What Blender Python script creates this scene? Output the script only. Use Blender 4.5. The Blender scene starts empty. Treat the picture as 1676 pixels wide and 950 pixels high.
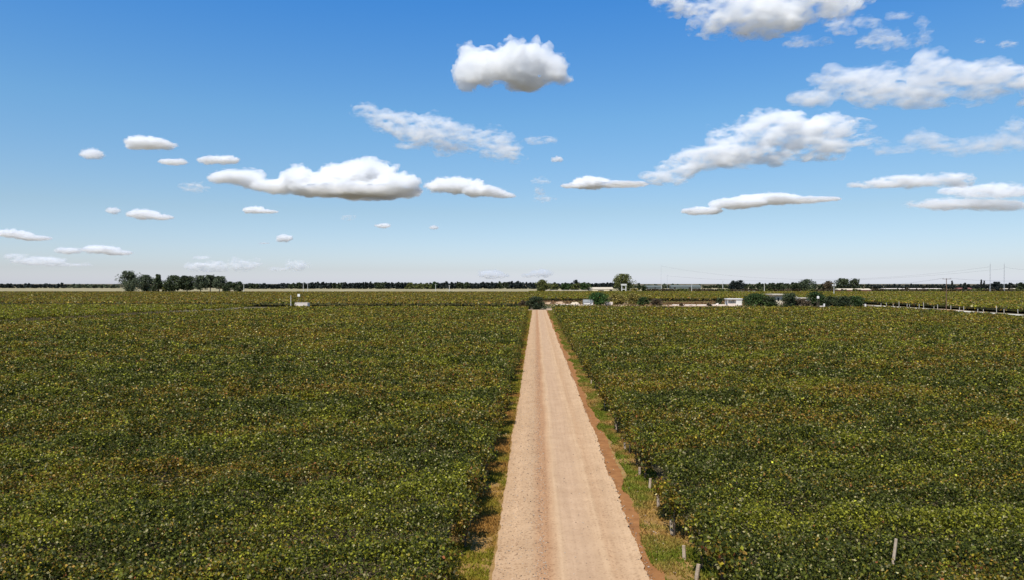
import bpy, bmesh, math, random
import numpy as np
from mathutils import Vector, Matrix

R = math.radians
scene = bpy.context.scene
col = scene.collection
rng = np.random.default_rng(11)
random.seed(5)

# ------------------------------------------------------------------ camera, sky, sun, exposure
FPX = 1150.0                       # focal length in pixels of the 1676 px wide photograph
HC = 10.5                          # drone height
YAW = R(1.95)
cam = bpy.data.objects.new('camera', bpy.data.cameras.new('camera'))
col.objects.link(cam)
cam.data.sensor_width = 36.0
cam.data.lens = 36.0 * FPX / 1676.0
cam.data.clip_start = 0.5
cam.data.clip_end = 150000.0
cam.location = (0, 0, HC)
cam.rotation_euler = (R(90 - 0.50), 0, YAW)
scene.camera = cam

SUN_EL, SUN_AZ = 58.0, -158.0      # azimuth clockwise from the road's direction (+Y)
world = bpy.data.worlds.new('World')
scene.world = world
world.use_nodes = True
wn = world.node_tree
wn.nodes.clear()
w_out = wn.nodes.new('ShaderNodeOutputWorld')
w_bg = wn.nodes.new('ShaderNodeBackground')
w_sky = wn.nodes.new('ShaderNodeTexSky')
w_sky.sky_type = 'NISHITA'
w_sky.sun_disc = False
w_sky.sun_elevation = R(SUN_EL)
w_sky.sun_rotation = R(SUN_AZ)
w_sky.altitude = 600
w_sky.air_density = 1.0
w_sky.dust_density = 1.0
w_sky.ozone_density = 6.0
# the sky's own colour by elevation: paler towards the horizon, deeper blue higher up
w_tc = wn.nodes.new('ShaderNodeTexCoord')
w_sep = wn.nodes.new('ShaderNodeSeparateXYZ')
wn.links.new(w_tc.outputs['Generated'], w_sep.inputs[0])
w_rmp = wn.nodes.new('ShaderNodeValToRGB')
w_rmp.color_ramp.elements.new(0.1); w_rmp.color_ramp.elements.new(0.2); w_rmp.color_ramp.elements.new(0.3); w_rmp.color_ramp.elements.new(0.4)
for _el, (_p, _c) in zip(w_rmp.color_ramp.elements, ((0.0, (1.34, 1.28, 1.52)), (0.02, (1.08, 1.02, 1.13)), (0.10, (1.03, 1.0, 0.94)),
                                                    (0.225, (0.83, 1.12, 1.14)), (0.37, (0.46, 1.05, 1.40)), (1.0, (0.58, 0.86, 0.98)))):
    _el.position = _p; _el.color = (*_c, 1)
wn.links.new(w_sep.outputs[2], w_rmp.inputs[0])
w_mul = wn.nodes.new('ShaderNodeMix'); w_mul.data_type = 'RGBA'; w_mul.blend_type = 'MULTIPLY'
w_mul.inputs[0].default_value = 1.0
wn.links.new(w_sky.outputs[0], w_mul.inputs[6]); wn.links.new(w_rmp.outputs[0], w_mul.inputs[7])
wn.links.new(w_mul.outputs[2], w_bg.inputs[0])
w_bg.inputs[1].default_value = 0.11
wn.links.new(w_bg.outputs[0], w_out.inputs[0])

sun_d = bpy.data.lights.new('sun', 'SUN')
sun_d.energy = 4.6
sun_d.angle = R(0.5)
sun_d.color = (1.0, 0.94, 0.84)
sun = bpy.data.objects.new('sun', sun_d)
col.objects.link(sun)
_e, _a = R(SUN_EL), R(SUN_AZ)
to_sun = Vector((math.cos(_e) * math.sin(_a), math.cos(_e) * math.cos(_a), math.sin(_e)))
sun.rotation_euler = to_sun.to_track_quat('Z', 'Y').to_euler()

vs = scene.view_settings
vs.view_transform = 'Standard'
vs.look = 'None'
vs.exposure = 0.25
vs.gamma = 1.0
vs.use_curve_mapping = False
scene.render.engine = 'CYCLES'
cy = scene.cycles
cy.max_bounces = 14
cy.diffuse_bounces = 3
cy.glossy_bounces = 2
cy.transmission_bounces = 3
cy.transparent_max_bounces = 8
cy.volume_bounces = 12
cy.use_denoising = True
cy.use_adaptive_sampling = True
cy.adaptive_threshold = 0.01

# ------------------------------------------------------------------ helpers
def P(px, d):
    """ground position seen at photo column px, d metres ahead of the lens"""
    u = (px - 838.0) / FPX
    return (d * (u * math.cos(YAW) - math.sin(YAW)), d * (math.cos(YAW) + u * math.sin(YAW)))

def zat(py, d):
    return HC - (py - 465.0) * d / FPX

def hash2(ix, iy, seed):
    h = (ix.astype(np.int64) * 374761393 + iy.astype(np.int64) * 668265263 + seed * 1442695041) & 0xffffffff
    h = ((h ^ (h >> 13)) * 1274126177) & 0xffffffff
    h = (h ^ (h >> 16)) & 0xffffffff
    return h / 4294967295.0

def noise2(x, y, scale, seed=0):
    x = np.asarray(x) / scale; y = np.asarray(y) / scale
    ix = np.floor(x); iy = np.floor(y)
    fx = x - ix; fy = y - iy
    fx = fx * fx * (3 - 2 * fx); fy = fy * fy * (3 - 2 * fy)
    a = hash2(ix, iy, seed); b = hash2(ix + 1, iy, seed)
    c = hash2(ix, iy + 1, seed); d = hash2(ix + 1, iy + 1, seed)
    return (a * (1 - fx) + b * fx) * (1 - fy) + (c * (1 - fx) + d * fx) * fy

def fbm2(x, y, scale, seed=0, octv=3):
    s = 0; w = 0.5; t = 0
    for k in range(octv):
        s = s + w * noise2(x, y, scale / (2 ** k), seed + 17 * k); t += w; w *= 0.5
    return s / t

def noise3(p, scale, seed=0):
    p = p / scale
    i = np.floor(p); f = p - i
    f = f * f * (3 - 2 * f)
    out = np.zeros(len(p))
    for dx in (0, 1):
        for dy in (0, 1):
            for dz in (0, 1):
                w = (f[:, 0] if dx else 1 - f[:, 0]) * (f[:, 1] if dy else 1 - f[:, 1]) * (f[:, 2] if dz else 1 - f[:, 2])
                out += w * hash2(i[:, 0] + dx + 57 * (i[:, 2] + dz), i[:, 1] + dy + 131 * (i[:, 2] + dz), seed)
    return out

def tag(o, label=None, cat=None, group=None, kind=None):
    if label: o['label'] = label
    if cat: o['category'] = cat
    if group: o['group'] = group
    if kind: o['kind'] = kind
    return o

def empty(name, loc, rz=0.0):
    o = bpy.data.objects.new(name, None)
    o.empty_display_size = 0.3
    o.location = loc
    o.rotation_euler = (0, 0, rz)
    col.objects.link(o)
    return o

def link(name, me, mats, parent=None, loc=None):
    o = bpy.data.objects.new(name, me)
    if not isinstance(mats, (list, tuple)): mats = [mats]
    if not me.materials:
        for m in mats: me.materials.append(m)
    if parent is not None: o.parent = parent
    if loc is not None: o.location = loc
    col.objects.link(o)
    return o

def faces_mesh(name, verts, k, color=None):
    """verts (n,k,3): n separate k-gons as one mesh"""
    n = len(verts)
    me = bpy.data.meshes.new(name)
    me.vertices.add(n * k)
    me.vertices.foreach_set('co', np.ascontiguousarray(verts, dtype=np.float32).ravel())
    me.loops.add(n * k)
    me.loops.foreach_set('vertex_index', np.arange(n * k, dtype=np.int32))
    me.polygons.add(n)
    me.polygons.foreach_set('loop_start', np.arange(0, n * k, k, dtype=np.int32))
    if color is not None:
        c = np.ones((n, 4), dtype=np.float32); c[:, :3] = color
        a = me.attributes.new('leaf_color', 'FLOAT_COLOR', 'FACE')
        a.data.foreach_set('color', c.ravel())
    me.update(calc_edges=True)
    return me

def grid_mesh(name, xs, ys, zf, xf=None):
    """sheet over the xs x ys grid; zf(X,Y) height; xf(X,Y) moves x"""
    X, Y = np.meshgrid(xs, ys)
    Z = zf(X, Y)
    if xf is not None: X = xf(X, Y)
    nx, ny = len(xs), len(ys)
    v = np.stack([X, Y, Z], -1).reshape(-1, 3)
    j, i = np.meshgrid(np.arange(ny - 1), np.arange(nx - 1), indexing='ij')
    a = (j * nx + i).ravel()
    f = np.stack([a, a + 1, a + nx + 1, a + nx], -1)
    me = bpy.data.meshes.new(name)
    me.vertices.add(len(v)); me.vertices.foreach_set('co', v.astype(np.float32).ravel())
    me.loops.add(f.size); me.loops.foreach_set('vertex_index', f.astype(np.int32).ravel())
    me.polygons.add(len(f)); me.polygons.foreach_set('loop_start', np.arange(0, f.size, 4, dtype=np.int32))
    me.update(calc_edges=True)
    return me

class MB:
    """collects boxes, tubes and prisms into one mesh"""
    def __init__(self): self.bm = bmesh.new()
    def box(self, x0, x1, y0, y1, z0, z1, bev=0.0):
        r = bmesh.ops.create_cube(self.bm, size=1.0)
        m = Matrix.Translation(((x0 + x1) / 2, (y0 + y1) / 2, (z0 + z1) / 2)) @ Matrix.Diagonal((x1 - x0, y1 - y0, z1 - z0, 1))
        bmesh.ops.transform(self.bm, matrix=m, verts=r['verts'])
        if bev:
            es = list({e for v in r['verts'] for e in v.link_edges})
            bmesh.ops.bevel(self.bm, geom=es, offset=bev, segments=1, affect='EDGES')
        return self
    def tube(self, pts, radii, seg=6):
        rings = []
        for i, p in enumerate(pts):
            p = Vector(p)
            t = (Vector(pts[min(i + 1, len(pts) - 1)]) - Vector(pts[max(i - 1, 0)])).normalized()
            a = t.orthogonal().normalized(); b = t.cross(a)
            rings.append([self.bm.verts.new(p + (a * math.cos(2 * math.pi * k / seg) + b * math.sin(2 * math.pi * k / seg)) * radii[i]) for k in range(seg)])
        for q in range(len(rings) - 1):
            for k in range(seg):
                self.bm.faces.new((rings[q][k], rings[q][(k + 1) % seg], rings[q + 1][(k + 1) % seg], rings[q + 1][k]))
        self.bm.faces.new(rings[0][::-1]); self.bm.faces.new(rings[-1])
        return self
    def gable(self, x0, x1, y0, y1, z0, z1, along='x'):
        b = self.bm
        if along == 'x':
            ym = (y0 + y1) / 2
            v = [b.verts.new(c) for c in ((x0, y0, z0), (x1, y0, z0), (x1, y1, z0), (x0, y1, z0), (x0, ym, z1), (x1, ym, z1))]
        else:
            xm = (x0 + x1) / 2
            v = [b.verts.new(c) for c in ((x0, y1, z0), (x0, y0, z0), (x1, y0, z0), (x1, y1, z0), (xm, y1, z1), (xm, y0, z1))]
            for f in ((0, 1, 5, 4), (1, 2, 5), (2, 3, 4, 5), (3, 0, 4), (3, 2, 1, 0)): b.faces.new([v[i] for i in f])
            return self
        for f in ((0, 1, 5, 4), (1, 2, 5), (2, 3, 4, 5), (3, 0, 4), (3, 2, 1, 0)): b.faces.new([v[i] for i in f])
        return self
    def build(self, name, mat, parent=None, loc=None, smooth=False):
        bmesh.ops.recalc_face_normals(self.bm, faces=self.bm.faces)
        me = bpy.data.meshes.new(name)
        self.bm.to_mesh(me); self.bm.free()
        if smooth:
            me.polygons.foreach_set('use_smooth', [True] * len(me.polygons))
        return link(name, me, mat, parent, loc)

# ------------------------------------------------------------------ materials
def new_mat(name):
    m = bpy.data.materials.new(name); m.use_nodes = True
    nt = m.node_tree
    return m, nt, nt.nodes['Principled BSDF'], nt.nodes['Material Output']

def N(nt, t, **kw):
    n = nt.nodes.new(t)
    for k, v in kw.items(): setattr(n, k, v)
    return n

def noise_node(nt, scale, detail=4, vec=None, rough=0.6):
    n = N(nt, 'ShaderNodeTexNoise')
    n.inputs['Scale'].default_value = scale; n.inputs['Detail'].default_value = detail; n.inputs['Roughness'].default_value = rough
    if vec is not None: nt.links.new(vec, n.inputs['Vector'])
    return n

def ramp(nt, fac, stops):
    r = N(nt, 'ShaderNodeValToRGB')
    els = r.color_ramp.elements
    while len(els) < len(stops): els.new(0.5)
    for e, (p, c) in zip(els, stops):
        e.position = p; e.color = (*c, 1) if len(c) == 3 else c
    nt.links.new(fac, r.inputs[0])
    return r

def mix(nt, a, b, fac, mode='MIX'):
    m = N(nt, 'ShaderNodeMix', data_type='RGBA', blend_type=mode)
    for s, v in ((m.inputs[0], fac), (m.inputs[6], a), (m.inputs[7], b)):
        if hasattr(v, 'is_output'): nt.links.new(v, s)
        elif isinstance(v, (int, float)): s.default_value = v
        else: s.default_value = (*v, 1)
    return m.outputs[2]

def pos(nt): return N(nt, 'ShaderNodeNewGeometry').outputs['Position']

def surf(name, c0, c1, scale=1.0, rough=0.8, bump=0.0, bscale=None, metal=0.0, spec=0.3):
    m, nt, b, o = new_mat(name)
    tc = N(nt, 'ShaderNodeTexCoord').outputs['Object']
    n = noise_node(nt, scale, 5, tc)
    r = ramp(nt, n.outputs[0], [(0.3, c0), (0.7, c1)])
    nt.links.new(r.outputs[0], b.inputs['Base Color'])
    b.inputs['Roughness'].default_value = rough; b.inputs['Metallic'].default_value = metal
    b.inputs['Specular IOR Level'].default_value = spec
    if bump:
        bn = N(nt, 'ShaderNodeBump'); bn.inputs['Strength'].default_value = bump
        n2 = noise_node(nt, bscale or scale * 6, 4, tc)
        nt.links.new(n2.outputs[0], bn.inputs['Height']); nt.links.new(bn.outputs[0], b.inputs['Normal'])
    return m

def leaf_mat(name, transl=0.3, rough=0.5, spec=0.35):
    """leaf colour comes from each leaf's own face attribute, freckled by noise"""
    m, nt, b, o = new_mat(name)
    at = N(nt, 'ShaderNodeAttribute', attribute_name='leaf_color')
    n = noise_node(nt, 9.0, 2, pos(nt))
    r = ramp(nt, n.outputs[0], [(0.3, (0.75, 0.75, 0.75)), (0.7, (1.25, 1.25, 1.2))])
    c = mix(nt, at.outputs['Color'], r.outputs[0], 1.0, 'MULTIPLY')
    nt.links.new(c, b.inputs['Base Color'])
    b.inputs['Roughness'].default_value = rough
    b.inputs['Specular IOR Level'].default_value = spec
    tr = N(nt, 'ShaderNodeBsdfTranslucent'); nt.links.new(c, tr.inputs[0])
    ms = N(nt, 'ShaderNodeMixShader'); ms.inputs[0].default_value = transl
    nt.links.new(b.outputs[0], ms.inputs[1]); nt.links.new(tr.outputs[0], ms.inputs[2])
    nt.links.new(ms.outputs[0], o.inputs[0])
    return m

M_vine = leaf_mat('vine_leaves', 0.30, 0.55, 0.15)
M_tree = leaf_mat('tree_leaves', 0.2, 0.6, 0.25)
M_grass = leaf_mat('grass_blades', 0.3, 0.6, 0.2)
M_bark = surf('bark', (0.05, 0.035, 0.025), (0.13, 0.10, 0.07), 3.0, 0.9, 0.6)
M_palebark = surf('pale_bark', (0.25, 0.21, 0.16), (0.42, 0.37, 0.30), 2.0, 0.9, 0.4)
M_post = surf('weathered_post', (0.30, 0.22, 0.15), (0.54, 0.43, 0.32), 4.0, 0.9, 0.4)
M_whitepost = surf('whitewashed_post', (0.38, 0.33, 0.27), (0.66, 0.61, 0.53), 3.0, 0.85, 0.2)
M_pole = surf('brown_pole_wood', (0.10, 0.055, 0.035), (0.20, 0.12, 0.075), 2.0, 0.9, 0.4)
M_palepole = surf('concrete_pole', (0.45, 0.43, 0.40), (0.62, 0.60, 0.56), 2.0, 0.85, 0.2)
M_steel = surf('galvanised_steel', (0.36, 0.37, 0.39), (0.48, 0.49, 0.51), 1.0, 0.6)
M_cable = surf('dark_cable', (0.16, 0.16, 0.17), (0.24, 0.24, 0.25), 1.0, 0.6)
M_white = surf('white_wall_paint', (0.64, 0.61, 0.56), (0.78, 0.75, 0.71), 0.8, 0.8, 0.1)
M_pink = surf('pinkish_plaster', (0.60, 0.50, 0.43), (0.74, 0.65, 0.57), 0.8, 0.85, 0.1)
M_tan = surf('tan_plaster', (0.50, 0.42, 0.30), (0.62, 0.53, 0.40), 0.6, 0.85, 0.1)
M_greyroof = surf('grey_sheet_roof', (0.17, 0.175, 0.175), (0.27, 0.275, 0.27), 0.7, 0.6)
M_paleroof = surf('pale_roof', (0.44, 0.38, 0.29), (0.58, 0.51, 0.40), 0.7, 0.7)
M_darkin = surf('painted_shade_board', (0.02, 0.018, 0.016), (0.045, 0.04, 0.035), 1.5, 0.8)  # near-black board on the wall face; the opening's shade is put into its colour
M_dullshed = surf('dull_green_grey_sheet', (0.085, 0.10, 0.095), (0.14, 0.16, 0.15), 0.4, 0.8)
M_redroof = surf('dull_red_roof', (0.16, 0.06, 0.05), (0.26, 0.11, 0.09), 0.5, 0.8)
M_concrete = surf('pale_concrete', (0.48, 0.44, 0.36), (0.64, 0.60, 0.50), 0.5, 0.9)
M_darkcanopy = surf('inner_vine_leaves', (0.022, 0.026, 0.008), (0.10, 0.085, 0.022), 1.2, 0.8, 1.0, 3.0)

# dirt ground: olive-brown soil with dry grass patches
def ground_mat():
    m, nt, b, o = new_mat('vineyard_soil')
    p = pos(nt)
    n1 = noise_node(nt, 0.02, 6, p); n2 = noise_node(nt, 1.3, 5, p)
    r1 = ramp(nt, n1.outputs[0], [(0.35, (0.135, 0.10, 0.062)), (0.5, (0.12, 0.10, 0.055)), (0.65, (0.10, 0.095, 0.052))])
    r2 = ramp(nt, n2.outputs[0], [(0.3, (0.7, 0.7, 0.7)), (0.7, (1.25, 1.2, 1.15))])
    nt.links.new(mix(nt, r1.outputs[0], r2.outputs[0], 1.0, 'MULTIPLY'), b.inputs['Base Color'])
    b.inputs['Roughness'].default_value = 0.95; b.inputs['Specular IOR Level'].default_value = 0.1
    bn = N(nt, 'ShaderNodeBump'); bn.inputs['Strength'].default_value = 0.5; bn.inputs['Distance'].default_value = 0.05
    nt.links.new(n2.outputs[0], bn.inputs['Height']); nt.links.new(bn.outputs[0], b.inputs['Normal'])
    return m
M_ground = ground_mat()

def road_mat():
    """graded pinkish dirt: long streaks along the driving direction, gravelly left side, smoother middle"""
    m, nt, b, o = new_mat('graded_dirt')
    p = pos(nt)
    sep = N(nt, 'ShaderNodeSeparateXYZ'); nt.links.new(p, sep.inputs[0])
    wob = noise_node(nt, 0.10, 3, p)
    def math_(op, a, bb):
        q = N(nt, 'ShaderNodeMath', operation=op)
        for s, v in zip(q.inputs, (a, bb)):
            if hasattr(v, 'is_output'): nt.links.new(v, s)
            else: s.default_value = v
        return q.outputs[0]
    x = math_('ADD', sep.outputs[0], math_('MULTIPLY', math_('SUBTRACT', wob.outputs[0], 0.5), 0.5))
    t = math_('DIVIDE', math_('ADD', x, 1.7), 6.0)            # 0 at the left edge, 1 at the right
    A = (0.475, 0.318, 0.190); G = (0.435, 0.288, 0.170); Rd = (0.385, 0.222, 0.118)
    Lt = (0.505, 0.342, 0.204); S = (0.455, 0.305, 0.188); Tn = (0.455, 0.292, 0.168)
    r = ramp(nt, t, [(0.0, G), (0.13, A), (0.25, G), (0.315, Rd), (0.37, Rd), (0.415, Tn), (0.445, Lt), (0.49, S), (0.62, S),
                     (0.70, A), (0.725, Lt), (0.76, Tn), (0.86, A), (0.95, Lt)])
    # stretched streaks
    mp = N(nt, 'ShaderNodeMapping'); mp.inputs['Scale'].default_value = (5.0, 0.10, 1.0)
    nt.links.new(p, mp.inputs[0])
    st = noise_node(nt, 1.0, 5, mp.outputs[0])
    rs = ramp(nt, st.outputs[0], [(0.3, (0.86, 0.84, 0.82)), (0.7, (1.12, 1.12, 1.12))])
    c = mix(nt, r.outputs[0], rs.outputs[0], 0.55, 'MULTIPLY')
    # mottling
    mo = noise_node(nt, 0.7, 6, p, 0.65)
    rm = ramp(nt, mo.outputs[0], [(0.3, (0.88, 0.85, 0.82)), (0.7, (1.09, 1.10, 1.11))])
    c = mix(nt, c, rm.outputs[0], 0.8, 'MULTIPLY')
    # gravel grain, strongest on the left
    v = N(nt, 'ShaderNodeTexVoronoi'); v.inputs['Scale'].default_value = 14.0; nt.links.new(p, v.inputs['Vector'])
    rv = ramp(nt, v.outputs['Color'], [(0.12, (0.62, 0.56, 0.52)), (0.30, (0.96, 0.95, 0.94)), (0.85, (1.05, 1.05, 1.04)), (0.97, (1.25, 1.24, 1.22))])
    gl = ramp(nt, t, [(0.0, (0.8,) * 3), (0.36, (0.9,) * 3), (0.44, (0.35,) * 3), (0.66, (0.35,) * 3), (0.75, (0.6,) * 3)])
    c = mix(nt, c, rv.outputs[0], gl.outputs[0], 'MULTIPLY')
    nt.links.new(c, b.inputs['Base Color'])
    b.inputs['Roughness'].default_value = 0.95; b.inputs['Specular IOR Level'].default_value = 0.12
    bn = N(nt, 'ShaderNodeBump'); bn.inputs['Strength'].default_value = 0.45; bn.inputs['Distance'].default_value = 0.03
    fn = noise_node(nt, 11.0, 4, p)
    nt.links.new(fn.outputs[0], bn.inputs['Height']); nt.links.new(bn.outputs[0], b.inputs['Normal'])
    return m
M_road = road_mat()
M_clay = surf('reddish_clay', (0.21, 0.092, 0.034), (0.33, 0.152, 0.056), 1.8, 0.95, 0.7, 9.0, spec=0.1)
M_track = surf('pinkish_dirt', (0.32, 0.215, 0.135), (0.48, 0.35, 0.235), 0.12, 0.95, 0.4, 2.0, spec=0.1)
M_dryfield = surf('dry_pasture', (0.20, 0.175, 0.085), (0.36, 0.30, 0.18), 0.012, 0.95, spec=0.1)
M_verge = surf('verge_soil', (0.22, 0.125, 0.042), (0.33, 0.205, 0.075), 1.5, 0.95, 0.5, 8.0, spec=0.1)

# ------------------------------------------------------------------ ground, road, verges
def disc_mesh(name, radii, seg):
    bm = bmesh.new()
    c = bm.verts.new((0, 0, 0)); prev = None
    for r in radii:
        ring = [bm.verts.new((r * math.cos(2 * math.pi * k / seg), r * math.sin(2 * math.pi * k / seg), 0)) for k in range(seg)]
        for k in range(seg):
            if prev is None: bm.faces.new((c, ring[k], ring[(k + 1) % seg]))
            else: bm.faces.new((prev[k], ring[k], ring[(k + 1) % seg], prev[(k + 1) % seg]))
        prev = ring
    me = bpy.data.meshes.new(name); bm.to_mesh(me); bm.free()
    return me
tag(link('ground', disc_mesh('ground', (200, 1000, 5000, 20000, 90000), 64), M_ground), kind='structure')

ys_road = np.concatenate([np.arange(-30, 14, 2.0), np.arange(14, 70, 0.16), np.arange(70, 150, 0.5), np.arange(150, 281, 2.0)])
RX0, RX1 = -1.58, 4.05
def road_z(X, Y):
    t = (X - RX0) / (RX1 - RX0)
    crown = 0.06 * (1 - (2 * t - 1) ** 2)
    rut = -0.025 * np.exp(-((X - 1.65) / 0.5) ** 2) - 0.02 * np.exp(-((X - 3.2) / 0.35) ** 2) - 0.02 * np.exp(-((X - 0.15) / 0.3) ** 2)
    berm = 0.03 * np.exp(-((X - 0.9 - 0.1 * (noise2(Y * 0, Y, 6, 3) - .5)) / 0.1) ** 2) + 0.03 * np.exp(-((X - 2.62) / 0.09) ** 2) + 0.05 * np.exp(-((X - 4.0) / 0.15) ** 2)
    return 0.06 + crown + rut + berm + 0.03 * (fbm2(X, Y, 1.2, 4) - 0.5) + 0.012 * (noise2(X, Y, 0.2, 9) - .5)
def road_x(X, Y):
    e = np.clip((X - 3.3) / (RX1 - 3.3), 0, 1)
    l = np.clip((-1.0 - X) / (-1.0 - RX0), 0, 1)
    return X + e * (0.07 * (hash2(np.round(Y * 7), Y * 0, 21) - .5) + 0.10 * (noise2(Y, Y * 0, 0.45, 23) - .5) + 0.30 * (fbm2(Y, Y * 0, 5.0, 22) - .5)) + l * (0.10 * (noise2(Y, Y * 0, 0.6, 31) - .5) + 0.16 * (fbm2(Y, Y * 0, 7.0, 33) - .5))
xs_road = np.linspace(RX0, RX1, 46)
me = grid_mesh('road', xs_road, ys_road, road_z, road_x)
me.polygons.foreach_set('use_smooth', [True] * len(me.polygons))
tag(link('road', me, M_road), kind='structure')

# bare reddish bank beside the right edge of the road
def bank_x(X, Y):
    e = np.clip((X - 4.4) / 0.3, 0, 1)
    return X + e * (0.15 * (noise2(Y, Y * 0, 0.5, 41) - .5) + 0.45 * (fbm2(Y, Y * 0, 6.0, 42) - .5))
me = grid_mesh('roadside_bank', np.linspace(3.7, 4.70, 12), ys_road, lambda X, Y: 0.02 + 0.035 * np.clip(1 - np.abs(X - 4.85) / .35, 0, 1) + 0.02 * noise2(X, Y, 0.35, 44), bank_x)
tag(link('roadside_bank', me, M_clay), kind='structure')
me = grid_mesh('left_verge', np.linspace(-3.6, -1.45, 12), ys_road, lambda X, Y: 0.012 + 0.03 * noise2(X, Y, 0.5, 51))
tag(link('left_verge', me, M_verge), kind='structure')
me = grid_mesh('right_verge', np.linspace(4.6, 6.6, 12), ys_road, lambda X, Y: 0.008 + 0.03 * noise2(X, Y, 0.5, 52))
tag(link('right_verge', me, M_verge), kind='structure')

def flat(name, pts, z, mat):
    bm = bmesh.new(); bm.faces.new([bm.verts.new((*p, z)) for p in pts])
    me = bpy.data.meshes.new(name); bm.to_mesh(me); bm.free()
    return tag(link(name, me, mat), kind='structure')
# cross track past the vineyard's far end, yard beyond it, path along the right block
flat('cross_track', [(-45, 281.5), (170, 281.5), (170, 300), (-45, 300)], 0.03, M_track)
flat('dirt_yard', [(3, 330), (P(1235, 335)[0], 330), (P(1235, 335)[0] + 18, 400), (4, 408)], 0.03, M_track)
flat('side_path', [(160, 120), (165.6, 120), (165.6, 345), (160, 345)], 0.03, M_concrete)
flat('dry_field', [(-1400, 770), (1500, 770), (2600, 1900), (-2400, 1900)], 0.05, M_dryfield)

# ------------------------------------------------------------------ leaves
def leaf_quads(p, size, up=0.7, fold=0.18, g=rng, aspect=0.42):
    n = len(p)
    r = g.normal(size=(n, 3)); r /= np.linalg.norm(r, axis=1, keepdims=True)
    nr = r + np.array([0, 0, up]); nr /= np.linalg.norm(nr, axis=1, keepdims=True)
    t = np.cross(nr, g.normal(size=(n, 3))); t /= np.linalg.norm(t, axis=1, keepdims=True) + 1e-9
    b = np.cross(nr, t)
    s = np.asarray(size).reshape(-1, 1) * np.ones((n, 1))
    return np.stack([p - t * s * .5, p + b * s * aspect + nr * s * fold, p + t * s * .6, p - b * s * aspect + nr * s * fold], 1)

DK = np.array([0.026, 0.033, 0.008]); GR = np.array([0.088, 0.098, 0.013]); YG = np.array([0.220, 0.212, 0.018])
OL = np.array([0.200, 0.148, 0.014]); BR = np.array([0.215, 0.128, 0.026]); RD = np.array([0.21, 0.075, 0.026]); PL = np.array([0.27, 0.235, 0.105])

def vine_colors(x, y, far, yellow=0.0, g=rng, brown=0.0):
    """each leaf green, yellow-green, olive or browned; browned and yellowed plants come in patches along the rows"""
    n = len(x)
    patch = fbm2(x * 0.24, y, 3.4, 61, 4); big = fbm2(x * 0.6, y, 24.0, 67, 3); p2 = fbm2(x * 0.6, y, 2.6, 71, 3)
    q = g.random(n)
    wb = np.clip((patch - 0.53) * 1.7 + (big - 0.5) * 0.6 + 0.19 + 0.28 * far + brown, 0.02, 0.80)
    rw = (0.5 + 0.5 * np.cos(2 * math.pi * (y + 0.5 * (noise2(x, y, 6, 81) - .5)) / 2.9)) ** 3
    wb = np.clip(wb + 0.42 * rw * np.clip((noise2(x * .12, np.round(y / 2.9), 1.0, 77) - .45) * 3, 0, 1), 0, .85)
    wy = np.clip((p2 - 0.50) * 2.2 + 0.20 + 0.32 * far + yellow, 0.08, 0.9)
    u = g.random((n, 1))
    c = DK + (GR - DK) * u
    yel = g.random(n) < wy
    c[yel] = (GR + (YG - GR) * (0.35 + 0.65 * g.random((n, 1))))[yel]
    br = q < wb
    k = g.random((n, 1))
    c[br] = np.where(k < 0.60, OL, np.where(k < 0.95, BR, RD))[br] * (0.6 + 0.7 * g.random((n, 1)))[br]
    pl = g.random(n) < 0.085
    c[pl] = PL
    return 1.12 * c * np.exp(g.normal(size=(n, 1)) * 0.34)

ROW = 2.9
def canopy_points(test, d0, d1, lai, size_f, umax=0.80, bands=28, g=rng, umin=None):
    umin = -umax if umin is None else umin
    X = []; Y = []; S = []
    edges = np.geomspace(d0, d1, bands + 1)
    for a, b in zip(edges[:-1], edges[1:]):
        dm = (a + b) / 2; s = size_f(dm)
        pad = 4.0 / dm
        lo, hi = umin - pad, umax + pad
        n = int((hi - lo) * (b * b - a * a) / 2 * lai(dm) / (0.46 * s * s))
        d = np.sqrt(g.random(n) * (b * b - a * a) + a * a); u = lo + g.random(n) * (hi - lo)
        x = d * (u * math.cos(YAW) - math.sin(YAW)); y = d * (math.cos(YAW) + u * math.sin(YAW))
        m = test(x, y)
        X.append(x[m]); Y.append(y[m]); S.append((s * (0.65 + 0.7 * g.random(n)))[m])
    return np.concatenate(X), np.concatenate(Y), np.concatenate(S)

def vine_canopy(name, label, test, d0, d1, lai, size_f, yellow=0.0, thick=0.55, top=1.95, brown=0.0, g=rng, umax=0.8, umin=None, far0=40, far1=260):
    x, y, s = canopy_points(test, d0, d1, lai, size_f, umax, g=g, umin=umin)
    row = 0.5 + 0.5 * np.cos(2 * math.pi * (y + 0.5 * (noise2(x, y, 6, 81) - .5)) / ROW)
    lump = fbm2(x, y, 1.7, 83, 2)
    # thinner growth between the rows and in a few bare gaps
    keep = g.random(len(x)) < np.clip(0.74 + 0.40 * row + 1.0 * (lump - 0.45), 0.60, 1)
    x, y, s, row, lump = x[keep], y[keep], s[keep], row[keep], lump[keep]
    h = top + 0.32 * (row - 0.5) + 1.05 * (lump - 0.5) + 0.42 * (noise2(x, y, 0.55, 87) - .5)
    z = h - thick * g.random(len(x)) ** 1.5 + 0.12 * (g.random(len(x)) < 0.06) * g.random(len(x)) * 3
    c = vine_colors(x, y, np.clip((np.hypot(x, y) - far0) / (far1 - far0), 0, 1), yellow, g, brown)
    v = leaf_quads(np.stack([x, y, z], 1), s, 0.55, 0.16, g)
    o = link(name, faces_mesh(name, v, 4, c), M_vine)
    return tag(o, label, 'vineyard', kind='stuff'), len(x)

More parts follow.
